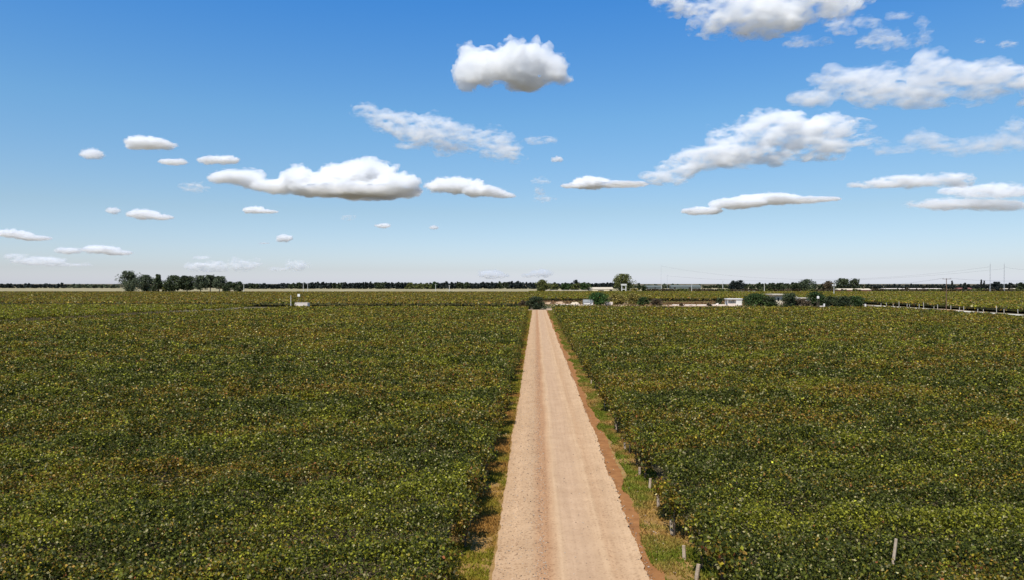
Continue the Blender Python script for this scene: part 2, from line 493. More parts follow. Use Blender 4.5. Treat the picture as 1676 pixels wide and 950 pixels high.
size_near = lambda d: 0.100 * max(d / 34.0, 0.8) ** 0.72
lai_near = lambda d: 2.7 if d < 60 else 2.7 - 1.2 * min((d - 60) / 150, 1)
eL = lambda y: -2.92 + 0.55 * (noise2(y, y * 0, 1.3, 91) - .5)
eR = lambda y: 5.9 + 0.55 * (noise2(y, y * 0, 1.3, 92) - .5)
split = lambda y: -122 + (y - 158) * 0.24
nl = 0
o, k = vine_canopy('vineyard_canopy', 'dense green and brown vineyard canopy filling the field left of the road',
    lambda x, y: (x < eL(y)) & (x > split(y) + 5.0) & (y < 263), 15, 275, lai_near, size_near, umax=0.06, umin=-0.8); nl += k
o, k = vine_canopy('vineyard_canopy', 'yellower green vineyard strip at the far left edge, beyond the wide left field',
    lambda x, y: (x < split(y) - 10.0) & (y < 263), 120, 275, lai_near, size_near, yellow=0.60, brown=-0.45, thick=0.6, top=2.5, umax=-0.25, umin=-0.8); nl += k
o, k = vine_canopy('vineyard_canopy', 'dense green and brown vineyard canopy filling the field right of the road',
    lambda x, y: (x > eR(y)) & (x < 129 + 1.2 * (noise2(y, y * 0, 3, 93) - .5)) & (y < 263), 15, 285, lai_near, size_near, umax=0.8, umin=0.0); nl += k
o['label'] = 'dense green and brown vineyard canopy filling the field right of the road'

size_far = lambda d: 0.55 + d / 1100.0
lai_far = lambda d: 0.75
def far_block(label, test, d0, d1, umin, umax, slabs, yellow, front, brown=0.0):
    x, y, s = canopy_points(test, d0, d1, lai_far, size_far, umax, 14, umin=umin)
    z = 1.75 + 0.5 * (fbm2(x, y, 5, 95) - .5) + 0.25 * rng.random(len(x)) - 0.9 * (rng.random(len(x)) < front)
    c = vine_colors(x * .5, y * .5, np.ones(len(x)), yellow, rng, brown)
    o = link('vineyard_canopy', faces_mesh('vineyard_canopy', leaf_quads(np.stack([x, y, z], 1), s, 0.5, 0.12), 4, c), M_vine)
    tag(o, label, 'vineyard', kind='stuff')
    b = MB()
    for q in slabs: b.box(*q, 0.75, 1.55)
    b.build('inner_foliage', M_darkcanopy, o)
    return len(x)
nl += far_block('browner far vineyard block beyond the left fields, in front of the left tree group', lambda x, y: (x < -4.5) & (x > -640) & (y > 316) & (y < 752),
    305, 790, -0.8, 0.03, [(-600, -5.5, 317, 560), (-600, -5.5, 566, 750)], -0.20, 0.15, 0.30)
nl += far_block('far vineyard block behind the dirt yard, in front of the pale farmhouse', lambda x, y: (x > -8) & (x < 168) & (y > 434) & (y < 815),
    430, 830, -0.06, 0.4, [(-7, 166, 436, 812)], 0.22, 0.1)
nl += far_block('yellow green vineyard block on the far right beyond the white posts', lambda x, y: (x > 169.5) & (x < 640) & (y > 150) & (y < 800),
    170, 860, 0.15, 0.8, [(170.5, 640, 150, 400), (170.5, 640, 406, 797)], 0.30, 0.15)
print('canopy leaves', nl)

# ------------------------------------------------------------------ edge vines and posts
def vine_proto(seed):
    g = np.random.default_rng(seed)
    t = empty('grapevine', (0, 0, 0))
    b = MB()
    pts = [(0, 0, 0), (0.03 * g.normal(), 0.05 * g.normal(), 0.5), (0.06 * g.normal(), 0.06 * g.normal(), 1.0), (0.05, 0, 1.55)]
    b.tube(pts, [0.055, 0.042, 0.04, 0.03])
    b.tube([(0.05, 0, 1.45), (0.05, 0.5, 1.7), (0.0, 1.1, 1.72)], [0.025, 0.018, 0.01], 5)
    b.tube([(0.05, 0, 1.45), (0.05, -0.5, 1.7), (0.0, -1.1, 1.72)], [0.025, 0.018, 0.01], 5)
    b.build('trunk', M_bark, t)
    P_ = []
    for k in range(9):
        c = np.array([g.normal() * 0.22, g.uniform(-1.05, 1.05), 1.72 + 0.22 * g.normal()])
        rr = g.uniform(0.28, 0.5)
        n = int(g.integers(60, 105))
        d = g.normal(size=(n, 3)); d /= np.linalg.norm(d, axis=1, keepdims=True)
        P_.append(c + d * (rr * g.random((n, 1)) ** 0.4) * np.array([1, 1.2, 0.85]))
    for k in range(3):                                    # hanging shoots
        y0 = g.uniform(-.9, .9); n = 14
        P_.append(np.stack([g.normal(size=n) * 0.12 + 0.1, y0 + g.normal(size=n) * 0.12, np.linspace(1.6, g.uniform(.8, 1.2), n)], 1))
    n = 190
    P_.append(np.stack([0.10 + 0.20 * g.normal(size=n), g.uniform(-1.25, 1.25, n), 0.25 + 1.3 * g.random(n) ** .6], 1))
    p = np.concatenate(P_)
    col_ = vine_colors(p[:, 0] + 50 * seed, p[:, 1] + 31 * seed, np.zeros(len(p)), 0.05, g)
    link('foliage', faces_mesh('foliage', leaf_quads(p, 0.09 + 0.06 * g.random(len(p)), 0.5, 0.16, g), 4, col_), M_vine, t)
    return t
def copy_tree(o, parent=None):
    c = o.copy(); col.objects.link(c)
    if parent is not None: c.parent = parent
    for ch in list(o.children): copy_tree(ch, c)
    return c
protos = [vine_proto(300 + k) for k in range(6)]
used = [False] * 6
def place_vine(x, y, flip, label, group):
    k = random.randrange(6)
    if used[k]: o = copy_tree(protos[k])
    else: o = protos[k]; used[k] = True
    o.location = (x, y, 0)
    o.rotation_euler = (0, 0, (math.pi if flip else 0) + random.uniform(-.25, .25))
    s = random.uniform(0.82, 1.12); o.scale = (s, s, s * random.uniform(.94, 1.05))
    tag(o, label, 'grapevine', group)
def post_mesh(w, h):
    b = MB(); b.tube([(0, 0, 0), (0, 0, h * .5), (0, 0, h)], [w, w * .96, w * .9], 7)
    bmesh.ops.recalc_face_normals(b.bm, faces=b.bm.faces)
    me = bpy.data.meshes.new('vineyard_post'); b.bm.to_mesh(me); b.bm.free()
    return me
me_post = post_mesh(0.075, 1.9)
me_white = post_mesh(0.10, 1.9)
def place_post(me, mat, x, y, label, group, lean=0.0, az=0.0, name='vineyard_post', h=1.0):
    o = link(name, me, mat, loc=(x, y, 0))
    o.rotation_euler = (lean * math.cos(az), lean * math.sin(az), random.uniform(0, 6))
    o.scale = (1, 1, h)
    return tag(o, label, 'post', group)
for k in range(56):
    y = 16.2 + k * ROW
    if random.random() > 0.06: place_vine(-2.72 + random.uniform(-.18, .12), y + random.uniform(-.3, .3), True, 'leafy grapevine at its row end along the grassy left verge of the road', 'row end grapevines along the left verge')
    if random.random() > 0.10: place_vine(5.9 + random.uniform(-.2, .2), y + 1.1 + random.uniform(-.3, .3), False, 'leafy grapevine at its row end along the right verge behind the pale posts', 'row end grapevines along the right verge')
for y in (24.9, 26.8, 29.4, 33.0, 35.9, 38.6, 44.5, 50.2, 58.9, 73.3):
    place_post(me_post, M_post, 5.72 + random.uniform(-.1, .1), y + random.uniform(-.12, .12), 'pale wooden end post under the vine canopy along the right verge', 'end posts along the right verge', random.uniform(.02, .16), random.uniform(0, 6), h=random.uniform(.22, .38))
px_, py_ = P(1452, 21.6)
place_post(post_mesh(0.05, 2.62), M_post, px_, py_, 'lone pale post sticking up through the right field\'s canopy, leaning slightly right', None, 0.16, 1.4)
for k in range(23):
    y = 224 + k * 5.6 + random.uniform(-1.5, 1.5)
    place_post(me_white, M_whitepost, 167.6 + random.uniform(-.2, .2), y + random.uniform(-1.2, 1.2), 'short white post beside the pale path along the far right vineyard', 'white posts beside the far right path', random.uniform(0, .05), h=random.choice((.55, .7, .8, .9, 1.0, 1.3)))

# ------------------------------------------------------------------ verge grass, gravel
def grass_strip(name, label, x0f, x1f, n, col_f, y0=14.0, y1=270.0):
    y = y0 + (y1 - y0) * rng.random(n) ** 2.1
    x = x0f(y) + (x1f(y) - x0f(y)) * rng.random(n)
    dens = fbm2(x, y, 1.1, 131, 3)
    m = rng.random(n) < np.clip((dens - 0.28) * 4.5, 0.10, 1)
    x, y = x[m], y[m]; n = len(x)
    hgt = (0.04 + 0.10 * rng.random(n)) * (0.8 + y / 130)
    w = hgt * 0.22 + y * 0.00022
    a = rng.random(n) * 6.283; ln = rng.normal(size=(n, 2)) * hgt[:, None] * 0.45
    dx, dy = np.cos(a) * w, np.sin(a) * w
    z0 = np.full(n, 0.02)
    v = np.stack([np.stack([x - dx, y - dy, z0], 1), np.stack([x + dx, y + dy, z0], 1), np.stack([x + ln[:, 0], y + ln[:, 1], z0 + hgt], 1)], 1)
    o = link(name, faces_mesh(name, v, 3, col_f(x, y)), M_grass)
    return tag(o, label, 'grass', kind='stuff')
def grass_left(x, y):
    t = np.clip((fbm2(x, y, 2.2, 141, 3) - 0.29) * 3.4, 0, 1)[:, None]; r = rng.random((len(x), 1))
    return (np.array([0.250, 0.220, 0.022]) * t + np.array([0.36, 0.19, 0.045]) * (1 - t)) * (0.7 + 0.6 * r)
def grass_right(x, y):
    t = np.clip((fbm2(x, y, 1.6, 151, 3) - 0.34) * 4, 0, 1)[:, None]; r = rng.random((len(x), 1))
    return (np.array([0.165, 0.190, 0.018]) * t + np.array([0.40, 0.240, 0.070]) * (1 - t)) * (0.7 + 0.6 * r)
one = lambda c: (lambda y: np.full_like(y, c))
grass_strip('verge_grass', 'yellow green grass strip between the road and the left vineyard', one(-3.5), lambda y: -1.62 + 0.3 * (fbm2(y, y * 0, 3, 161) - .5), 210000, grass_left)
grass_strip('verge_grass', 'patchy green and dry grass strip between reddish bank and right vineyard', lambda y: 4.66 + 1.1 * (fbm2(y, y * 0, 3, 162) - .5), one(6.6), 210000, grass_right)

def stones(name, label, n, xf, y0, y1, s0, s1, mat):
    y = y0 + (y1 - y0) * rng.random(n) ** 1.8; x = xf(n)
    s = s0 + (s1 - s0) * rng.random(n) ** 3
    z = road_z(x, y) if True else 0
    z = np.where((x > RX0) & (x < RX1 - .05), z, 0.04)
    oct_ = np.array([[1, 0, 0], [0, 1, 0], [-1, 0, 0], [0, -1, 0], [0, 0, .8], [0, 0, -.6]], float)
    tri = np.array([[0, 1, 4], [1, 2, 4], [2, 3, 4], [3, 0, 4], [1, 0, 5], [2, 1, 5], [3, 2, 5], [0, 3, 5]])
    a = rng.random(n) * 6.28
    rot = np.stack([np.stack([np.cos(a), -np.sin(a), 0 * a], 1), np.stack([np.sin(a), np.cos(a), 0 * a], 1), np.stack([0 * a, 0 * a, 1 + 0 * a], 1)], 1)
    jit = oct_[None] * (0.6 + 0.7 * rng.random((n, 6, 1)))
    v = np.einsum('nij,nkj->nki', rot, jit) * s[:, None, None] + np.stack([x, y, z + s * .25], 1)[:, None]
    k = rng.random((n, 1))
    c = np.where(k < 0.6, np.array([0.52, 0.42, 0.33]), np.where(k < .85, np.array([0.30, 0.22, 0.16]), np.array([0.14, 0.10, 0.08])))
    f = v[:, tri].reshape(-1, 3, 3)
    o = link(name, faces_mesh(name, f, 3, np.repeat(c, 8, 0)), mat)
    return tag(o, label, 'gravel', kind='stuff')
stones('gravel', 'loose gravel scattered over the left half of the dirt road', 9000, lambda n: np.where(rng.random(n) < .62, rng.uniform(-1.5, 0.5, n), np.where(rng.random(n) < .6, rng.normal(.2, .12, n), rng.uniform(-1.5, 4.0, n))), 15, 110, 0.010, 0.042, M_grass)
stones('gravel', 'pale pebbles along the ragged right edge of the dirt road', 2600, lambda n: np.where(rng.random(n) < .6, rng.normal(4.05, .10, n), rng.normal(4.9, .15, n)), 15, 120, 0.012, 0.05, M_grass)

# ------------------------------------------------------------------ trees
TREE_COL = {
    'dark': [(0.016, 0.025, 0.012), (0.034, 0.048, 0.019), (0.075, 0.092, 0.036)],
    'grey': [(0.030, 0.042, 0.022), (0.062, 0.080, 0.042), (0.13, 0.15, 0.085)],
    'navy': [(0.012, 0.018, 0.018), (0.022, 0.030, 0.028), (0.036, 0.045, 0.036)],
    'green': [(0.018, 0.036, 0.010), (0.034, 0.062, 0.015), (0.068, 0.105, 0.026)],
    'vivid': [(0.018, 0.046, 0.011), (0.034, 0.082, 0.017), (0.070, 0.130, 0.028)],
    'olive': [(0.050, 0.060, 0.016), (0.095, 0.105, 0.028), (0.15, 0.15, 0.050)],
    'yellow': [(0.13, 0.11, 0.025), (0.21, 0.17, 0.040), (0.28, 0.23, 0.065)],
    'brown': [(0.045, 0.035, 0.020), (0.085, 0.060, 0.035), (0.12, 0.09, 0.05)],
}
def crown_points(g, n, w, z0, z1, shape, dep=None):
    dep = dep or w
    nb = max(6, min(44, n // 50))
    P_ = []
    H = z1 - z0
    for k in range(nb):
        t = (k + g.random()) / nb
        if shape == 'cone': rad = (1 - t) * 0.95 + 0.08
        elif shape == 'column': rad = 0.55 + 0.45 * math.sin(math.pi * min(1, t * 1.1))
        elif shape == 'dome': rad = math.sqrt(max(0.05, 1 - (t * 0.95) ** 2))
        else: rad = math.sqrt(max(0.06, 1 - (2 * t - 1) ** 2)) * 0.98 + 0.05
        a = g.random() * 6.283; rr = math.sqrt(g.random()) * 0.80 * rad
        bs = g.uniform(0.10, 0.27) * (0.6 + 0.4 * rad)
        c = np.array([math.cos(a) * rr * w / 2, math.sin(a) * rr * dep / 2, z0 + H * (0.06 + 0.86 * t)])
        m = n // nb
        d = g.normal(size=(m, 3)); d /= np.linalg.norm(d, axis=1, keepdims=True)
        q = c + d * g.random((m, 1)) ** 0.45 * np.array([bs * w, bs * dep, min(bs * w, bs * H * 1.1)])
        P_.append(q)
    p = np.concatenate(P_)
    p[:, 2] = np.clip(p[:, 2], z0 * 0.9, z1)
    return p
def tree(name, label, px, d, wpx, top, base_frac, shape, kind, cat='tree', group=None, n=None, bark=None, dep=1.0, zb=0.0):
    g = np.random.default_rng(int(px * 7 + d))
    x, y = P(px, d); H = zat(top, d); w = wpx * d / FPX
    t = empty(name, (x, y, 0))
    z0 = base_frac * H
    n = n or int(np.clip(wpx * (H * FPX / d) * 4.2, 700, 4500))
    ls = max(0.32, d / FPX * 1.7)
    p = crown_points(g, n, w * 0.96, z0, H, shape, w * dep)
    c3 = np.array(TREE_COL[kind]); k = g.random(len(p))
    lump = noise3(p + px, w * 0.22 + 0.5, 5)
    idx = np.clip(k * 0.6 + lump * 0.8 - 0.15, 0, 0.999)
    cc = np.where(idx[:, None] < .5, c3[0] + (c3[1] - c3[0]) * (idx[:, None] * 2), c3[1] + (c3[2] - c3[1]) * (idx[:, None] * 2 - 1))
    cc = cc * np.exp(g.normal(size=(len(p), 1)) * 0.35)
    b = MB()
    r0 = max(0.10, w * 0.030)
    top_t = H * 0.72
    b.tube([(0, 0, 0), (0.02 * w, 0, top_t * .35), (-0.01 * w, 0.01 * w, top_t * .7), (0, 0, top_t)], [r0, r0 * .8, r0 * .5, r0 * .2], 7)
    for q in range(5):
        a = g.random() * 6.283; zl = H * g.uniform(max(.12, base_frac * .8), .5)
        b.tube([(0, 0, zl), (math.cos(a) * w * .18, math.sin(a) * w * .18, zl + H * .14), (math.cos(a) * w * .32, math.sin(a) * w * .32, zl + H * .24)], [r0 * .5, r0 * .32, r0 * .12], 5)
    b.build('trunk', bark or M_bark, t)
    link('crown', faces_mesh('crown', leaf_quads(p, ls * (0.7 + 0.6 * g.random(len(p))), 0.35, 0.12, g), 4, cc), M_tree, t)
    return tag(t, label, cat, group)

D1 = 930
G1 = 'trees on the left horizon'
tree('tree', 'tallest broad dark tree at the left end of the left tree group', 210, D1, 50.2, 444, .04, 'round', 'grey', group=G1)
tree('tree', 'light grey green bushy tree beside the tallest left tree', 240, D1 + 25, 34.2, 450.5, .05, 'round', 'grey', group=G1)
tree('tree', 'narrow dark pointed tree between two bushy trees of the left group', 259, D1, 28.5, 449.5, .04, 'cone', 'dark', group=G1)
tree('tree', 'low green shrubby tree in the gap of the left group', 272, D1, 18.2, 464, .03, 'dome', 'olive', group=G1)
tree('tree', 'wide dark tree with square crown in the middle of the left group', 285, D1, 35.3, 451, .07, 'column', 'dark', group=G1)
tree('tree', 'wide dark tree with bare trunk base right of the square crowned one', 306, D1 + 10, 33.1, 451.5, .10, 'column', 'dark', group=G1, bark=M_palebark)
tree('tree', 'grey green tall tree with pale trunk showing under its crown', 328, D1, 30.8, 451.5, .16, 'column', 'grey', group=G1, bark=M_palebark)
tree('tree', 'slim tall tree with bare pale trunk among the pale trunked ones', 344, D1 + 15, 28.5, 450.5, .26, 'column', 'dark', group=G1, bark=M_palebark)
tree('tree', 'grey green tree with bare pale trunk at the group\'s right', 359, D1, 28.5, 452.5, .22, 'column', 'grey', group=G1, bark=M_palebark)
tree('tree', 'low dark tree right of the pale trunked trees', 376, D1, 27.4, 461.5, .03, 'dome', 'dark', group=G1)
tree('tree', 'small dark round tree beside the bare pole on the left horizon', 390, D1, 21.7, 461.5, .03, 'round', 'dark', group=G1)

# light green trees inside the far windbreak
for k, (px, w, top, lab) in enumerate(((671, 18, 463, 'light green tree at the left end of the bright gap in the windbreak'), (686, 20, 465, 'low light green tree in the middle of the bright gap in the windbreak'),
                                       (700, 18, 464, 'light green tree right of the middle in the windbreak\'s bright gap'), (712, 12, 461.5, 'tall dark green tree closing the bright gap in the windbreak'))):
    tree('tree', lab, px, 1400, w, top, .05, 'dome', 'olive' if k < 3 else 'green', group='light green trees within the far windbreak', n=800)
# farm trees in the middle
tree('tree', 'bushy olive tree at the left end of the farm trees, left of the farmhouse', 888, D1, 27, 458.5, .02, 'round', 'olive')
for px, w, top, kd, lab in ((908, 22, 464.5, 'olive', 'light green tree next to the bushy olive farm tree'), (926, 24, 464, 'green', 'green rounded tree in the middle of the farm row'),
                            (943, 12, 457.5, 'navy', 'dark pointed treetop rising above the farm row'), (942, 20, 464, 'olive', 'light green tree below the dark pointed treetop'),
                            (957, 20, 464, 'green', 'green spreading tree beside the pale farmhouse')):
    tree('tree', lab, px, D1 + (40 if kd == 'navy' else 0), w, top, .12, 'round', kd, group='trees left of the pale farmhouse')
tree('tree', 'large round green tree right of the pale farmhouse', 1020, D1, 40, 449, .02, 'round', 'olive', n=4500)
tree('shrub', 'yellow shrub at the foot of the large round tree', 1039, D1 - 15, 14, 472.5, .03, 'dome', 'yellow', 'shrub')
tree('tree', 'small dark palm like tree right of the large round tree', 1046, D1, 10, 464, .2, 'cone', 'dark')
tree('tree', 'small dark bushy tree at the right end of the farm', 1054, D1, 12, 468, .05, 'round', 'dark')
# yard plants
tree('shrub', 'dark bush at the far end of the dirt road', 878, 288, 42, 485.5, .01, 'dome', 'dark', 'shrub', n=3500, dep=.8)
tree('shrub', 'low ragged bush left of the road end bush', 858, 290, 26, 492, .01, 'dome', 'brown', 'shrub')
tree('tree', 'bright green round tree beside the small white hut', 980, 338, 36, 479, .06, 'round', 'vivid')
tree('shrub', 'tall yellow green shrub right of the bright green tree', 1010, 352, 38, 481.5, .01, 'dome', 'yellow', 'shrub')
tree('shrub', 'yellow flowering shrub behind the two dark yard bushes', 1037, 356, 32, 480, .01, 'dome', 'yellow', 'shrub')
tree('shrub', 'dark green round bush in the yard', 1053, 336, 24, 486.5, .01, 'round', 'green', 'shrub')
tree('shrub', 'brownish dark bush beside the dark green yard bush', 1075, 336, 26, 489, .01, 'dome', 'brown', 'shrub')
tree('shrub', 'small reddish dry bush on the pink dirt yard', 1115, 332, 7, 496.5, .02, 'dome', 'brown', 'shrub')
tree('shrub', 'low reddish dry bush near the open fronted hut', 1160, 332, 10, 496.5, .02, 'dome', 'brown', 'shrub')
tree('shrub', 'dark shrub left of the open fronted hut', 1178, 345, 14, 488, .02, 'dome', 'dark', 'shrub')
G2 = 'dark trees around the tan houses'
tree('tree', 'wide dark tree right of the open fronted hut', 1238, 330, 58, 481, .01, 'dome', 'green', group=G2, n=4500)
tree('tree', 'darker low tree against the left side of the tan house', 1261, 326, 30, 486.5, .01, 'dome', 'dark', group=G2)
tree('tree', 'tall dark tree right of the tan house', 1293, 322, 36, 480.5, .01, 'dome', 'dark', group=G2, n=3600)
tree('tree', 'low brownish dark tree in front of the pale flat roof', 1314, 318, 34, 489.5, .01, 'dome', 'brown', group=G2)
tree('tree', 'tallest dome shaped dark tree behind the white tank', 1336, 326, 40, 478, .01, 'dome', 'green', group=G2, n=4000)
tree('tree', 'dark clipped tree right of the white tank', 1361, 318, 36, 485.5, .01, 'dome', 'dark', group=G2)
tree('tree', 'wide dark clipped tree near the end of the row', 1383, 318, 36, 485.5, .01, 'column', 'dark', group=G2)
tree('tree', 'dark square tree closing the row beside the white posts', 1402, 318, 31, 484.5, .01, 'column', 'green', group=G2)
# right horizon trees
G3 = 'trees on the right horizon'
for px, w, top, sh, kd, lab in (
    (1199, 16, 459, 'round', 'navy', 'dark round tree, left one of the joined pair right of a thin white pole'),
    (1210, 14, 459, 'round', 'navy', 'dark round tree, right one of the joined pair right of a thin white pole'),
    (1244, 10, 463, 'round', 'dark', 'small dark tree right of the joined round pair'),
    (1262, 18, 463.5, 'round', 'dark', 'low dark tree above the wide dark tree by the hut'),
    (1278, 18, 463.5, 'round', 'dark', 'low dark spreading tree above the tan house'),
    (1298, 16, 462.5, 'round', 'dark', 'dark tree left of the grey green round tree'),
    (1320, 26, 457.5, 'round', 'grey', 'grey green round tree above the white tank'),
    (1355, 16, 460.5, 'round', 'brown', 'brownish bare looking tree left of the pale utility pole'),
    (1379, 24, 456, 'round', 'dark', 'large dark round tree right of the pale utility pole'),
    (1400, 16, 456, 'round', 'dark', 'dark oval tree at the end of the right tree line'),
    (1558, 6, 459, 'cone', 'navy', 'slim dark cypress just right of the brown crossarm pole'),
    (1579, 10, 463, 'cone', 'navy', 'short dark conifer midway between brown pole and twin cypresses'),
    (1606, 5, 457, 'cone', 'navy', 'taller of the twin cypresses left of the steel masts'),
    (1611, 4, 458.5, 'cone', 'navy', 'shorter of the twin cypresses left of the steel masts'),
    (1630, 18, 461.5, 'column', 'navy', 'dark wide tree between the two steel masts'),
    (1652, 5, 462, 'cone', 'navy', 'small pointed tree right of the steel masts'),
    (1672, 16, 463, 'dome', 'dark', 'dark rounded tree at the right end of the horizon')):
    tree('tree', lab, px, 1000, w * (1.2 if w > 8 else 1.0), top, .04, sh, kd, group=G3)

def treeline(label, px0, px1, step, d, tops, kinds, wj=(7, 13), bare=0.0):
    P_ = []; C_ = []
    px = px0
    while px < px1:
        dd = d + rng.uniform(-90, 90)
        x, y = P(px, dd); top = tops(px) + rng.normal() * 0.8
        if rng.random() < .06: top -= rng.uniform(0.8, 2.0)
        H = max(3.0, zat(top, dd)); w = rng.uniform(*wj) * dd / FPX * 0.9
        p = crown_points(rng, 110, w, 0.3, H, 'column' if rng.random() < .7 else 'round')
        P_.append(p + np.array([x, y, 0]))
        c3 = np.array(TREE_COL[kinds(px)]); k = rng.random((len(p), 1))
        C_.append((c3[0] + (c3[2] - c3[0]) * k) * rng.uniform(.8, 1.25))
        px += step * rng.uniform(.6, 1.4)
    p = np.concatenate(P_)
    o = link('treeline', faces_mesh('treeline', leaf_quads(p, d / FPX * (2.3 + rng.random(len(p)) * 1.2), 0.2, 0.1), 4, np.concatenate(C_)), M_tree)
    return tag(o, label, 'trees', kind='stuff')
treeline('low ragged dark treeline at the far left horizon', -60, 196, 4.2, 1750, lambda p: 466 + (0.8 if p > 110 else 0), lambda p: 'navy' if p < 110 else 'grey')
treeline('dark straight poplar windbreak along the horizon left of the farm', 395, 1010, 2.1, 1520, lambda p: 463.6 + (2.0 if p < 460 else 0) + 1.2 * math.sin(p / 23.0) * math.sin(p / 61.0), lambda p: 'navy' if int(p / 17) % 4 else 'dark', (6, 14))
treeline('thin grey green treeline behind the tall thin masts', 1010, 1200, 4.0, 1700, lambda p: 467.3, lambda p: 'grey' if p < 1150 else 'dark')
treeline('low brown scrub line between the right vineyards and the sheds', 1060, 1760, 3.2, 960, lambda p: 474.6, lambda p: 'brown' if int(p / 23) % 3 else 'olive', (5, 12))
treeline('dark uneven treeline behind the right farm trees', 1195, 1425, 4.0, 1250, lambda p: 465.3, lambda p: 'dark')
treeline('low dark treeline along the right horizon', 1420, 1760, 4.0, 1450, lambda p: 467 - (1.5 if p > 1600 else 0), lambda p: 'navy')

# ------------------------------------------------------------------ buildings
def house(name, label, cat, x0p, x1p, top, d, depth, wall, roof, roofk='flat', over=0.3, openings=(), eave=0.75, group=None, z0=0.0):
    xa, ya = P(x0p, d); xb, yb = P(x1p, d)
    t = empty(name, ((xa + xb) / 2, (ya + yb) / 2, 0), YAW)
    w = (xb - xa) / math.cos(YAW); H = zat(top, d); hw = H * eave
    MB().box(-w / 2, w / 2, 0, depth, 0, hw).build('wall', wall, t)
    if roofk == 'flat': MB().box(-w / 2 - over, w / 2 + over, -over, depth + over, hw + .003, H).build('roof', roof, t)
    else: MB().gable(-w / 2 - over, w / 2 + over, -over, depth + over, hw + .003, H, 'x').build('roof', roof, t)
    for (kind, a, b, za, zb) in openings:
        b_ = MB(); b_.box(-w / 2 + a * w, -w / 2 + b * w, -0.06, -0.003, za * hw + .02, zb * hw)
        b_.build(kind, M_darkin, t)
    return tag(t, label, cat, group)
house('farmhouse', 'long pale farmhouse with low roof left of the large round tree', 'house', 964, 1003, 470.5, D1, 12, M_tan, M_paleroof, 'gable', .4, (('door', .86, .98, 0, .75), ('window', .38, .62, .35, .62)), .62)
house('shed', 'long low pale shed in front of the farm tree row', 'shed', 893, 962, 475.0, D1 - 20, 6, M_tan, M_paleroof, 'flat', .2, (('door', .08, .14, 0, .8), ('window', .40, .47, .3, .7)), .85)
house('hut', 'small white hut with grey roof beside the bright green tree', 'hut', 955.5, 970.5, 490.8, 335, 4.0, M_white, M_greyroof, 'gable', .2, (('window', .70, .84, .45, .75),), .55)
# pump shed with its pole and raised panel
house('pump_shed', 'low pinkish white shed at the far edge of the left vineyard', 'shed', 482.5, 503, 496.0, 285, 3.0, M_pink, M_pink, 'flat', .05, (('window', .05, .10, .6, .9),), .9)
def pole(name, label, px, d, top, r, mat, cross=(), cat='pole', group=None, extra=None):
    x, y = P(px, d); H = zat(top, d)
    t = empty(name, (x, y, 0), YAW)
    MB().tube([(0, 0, 0), (0, 0, H * .5), (0, 0, H)], [r, r * .85, r * .65], 8).build('shaft', mat, t)
    for (zf, half, th) in cross:
        z = H * zf
        MB().box(-half, half, -th - r * 1.0, -r * .95, z - th, z + th).build('crossarm', mat, t)
        for sx in (-.9, 0, .9) if half > .5 else ():
            MB().tube([(sx * half, -r - th * .5, z + th + .002), (sx * half, -r - th * .5, z + th + .25)], [.07, .05], 6).build('insulator', M_greyroof, t)
    if extra: extra(t, H)
    return tag(t, label, cat, group)
pole('utility_pole', 'pale thin pole left of the low pinkish shed', 476, 284, 483.5, .17, M_palepole)
pole('panel_mast', 'small white square panel raised on a thin pole above the pinkish shed', 489, 290, 481.6, .06, M_post,
     extra=lambda t, H: MB().box(-.5, .5, -.16, -.05, H - 1.05, H, .01).build('panel', M_white, t), cat='mast')
pole('utility_pole', 'very thin bare pole behind the right corner of the pinkish shed', 500.5, 292, 489, .05, M_post)
# hut with an open front at the right
def open_hut():
    d = 335; xa, ya = P(1191, d); xb, yb = P(1215, d)
    t = empty('hut', ((xa + xb) / 2, (ya + yb) / 2, 0), YAW)
    w = (xb - xa) / math.cos(YAW); H = zat(489, d)
    MB().box(-w / 2, w / 2, 4.0, 4.2, 0, H - .4).build('back_wall', M_white, t)
    MB().box(.6, w / 2, 0, 3.997, 0, H - .4).build('room', M_white, t)
    MB().box(-w / 2, .597, 0, .2, 0, 1.15).build('low_wall', M_pink, t)
    MB().box(-w / 2, -w / 2 + .2, .003, .2, 1.153, H - .4).build('corner_post', M_white, t)
    MB().box(-w / 2 - .3, w / 2 + .2, -.35, 4.5, H - .397, H).build('roof', M_white, t)
    return tag(t, 'white flat roofed hut with an open shaded front', 'hut')
open_hut()
house('house', 'tan house with wide flat roof behind the dark trees', 'house', 1267, 1281, 481.5, 345, 7, M_tan, M_paleroof, 'flat', 1.4, (('window', .4, .6, .4, .75),), .9)
house('house', 'low building with pale flat roof between two dark trees', 'house', 1311, 1327, 487.5, 340, 6, M_pink, M_paleroof, 'flat', .3, (('door', .1, .25, 0, .7),), .82)
# sloping pale roof sheet of a lean-to
def lean_to():
    d = 348; x, y = P(1302.5, d)
    t = empty('lean_to', (x, y, 0), YAW)
    za, zb = zat(480.5, d), zat(488.5, d)
    b = MB()
    w = 1.9
    v = [b.bm.verts.new(c) for c in ((-w, 0, za), (w, 0, zb), (w, 3, zb), (-w, 3, za), (-w, 0, za - .25), (w, 0, zb - .25), (w, 3, zb - .25), (-w, 3, za - .25))]
    for f in ((0, 1, 2, 3), (7, 6, 5, 4), (0, 4, 5, 1), (1, 5, 6, 2), (2, 6, 7, 3), (3, 7, 4, 0)): b.bm.faces.new([v[i] for i in f])
    b.build('roof', M_paleroof, t)
    for sx, z in ((-w + .15, za - .4), (w - .15, zb - .4)):
        MB().tube([(sx, .2, 0), (sx, .2, z + .1)], [.09, .09], 6).build('prop', M_post, t)
    tag(t, 'pale sloping lean to roof right of the tan house', 'lean to')
lean_to()
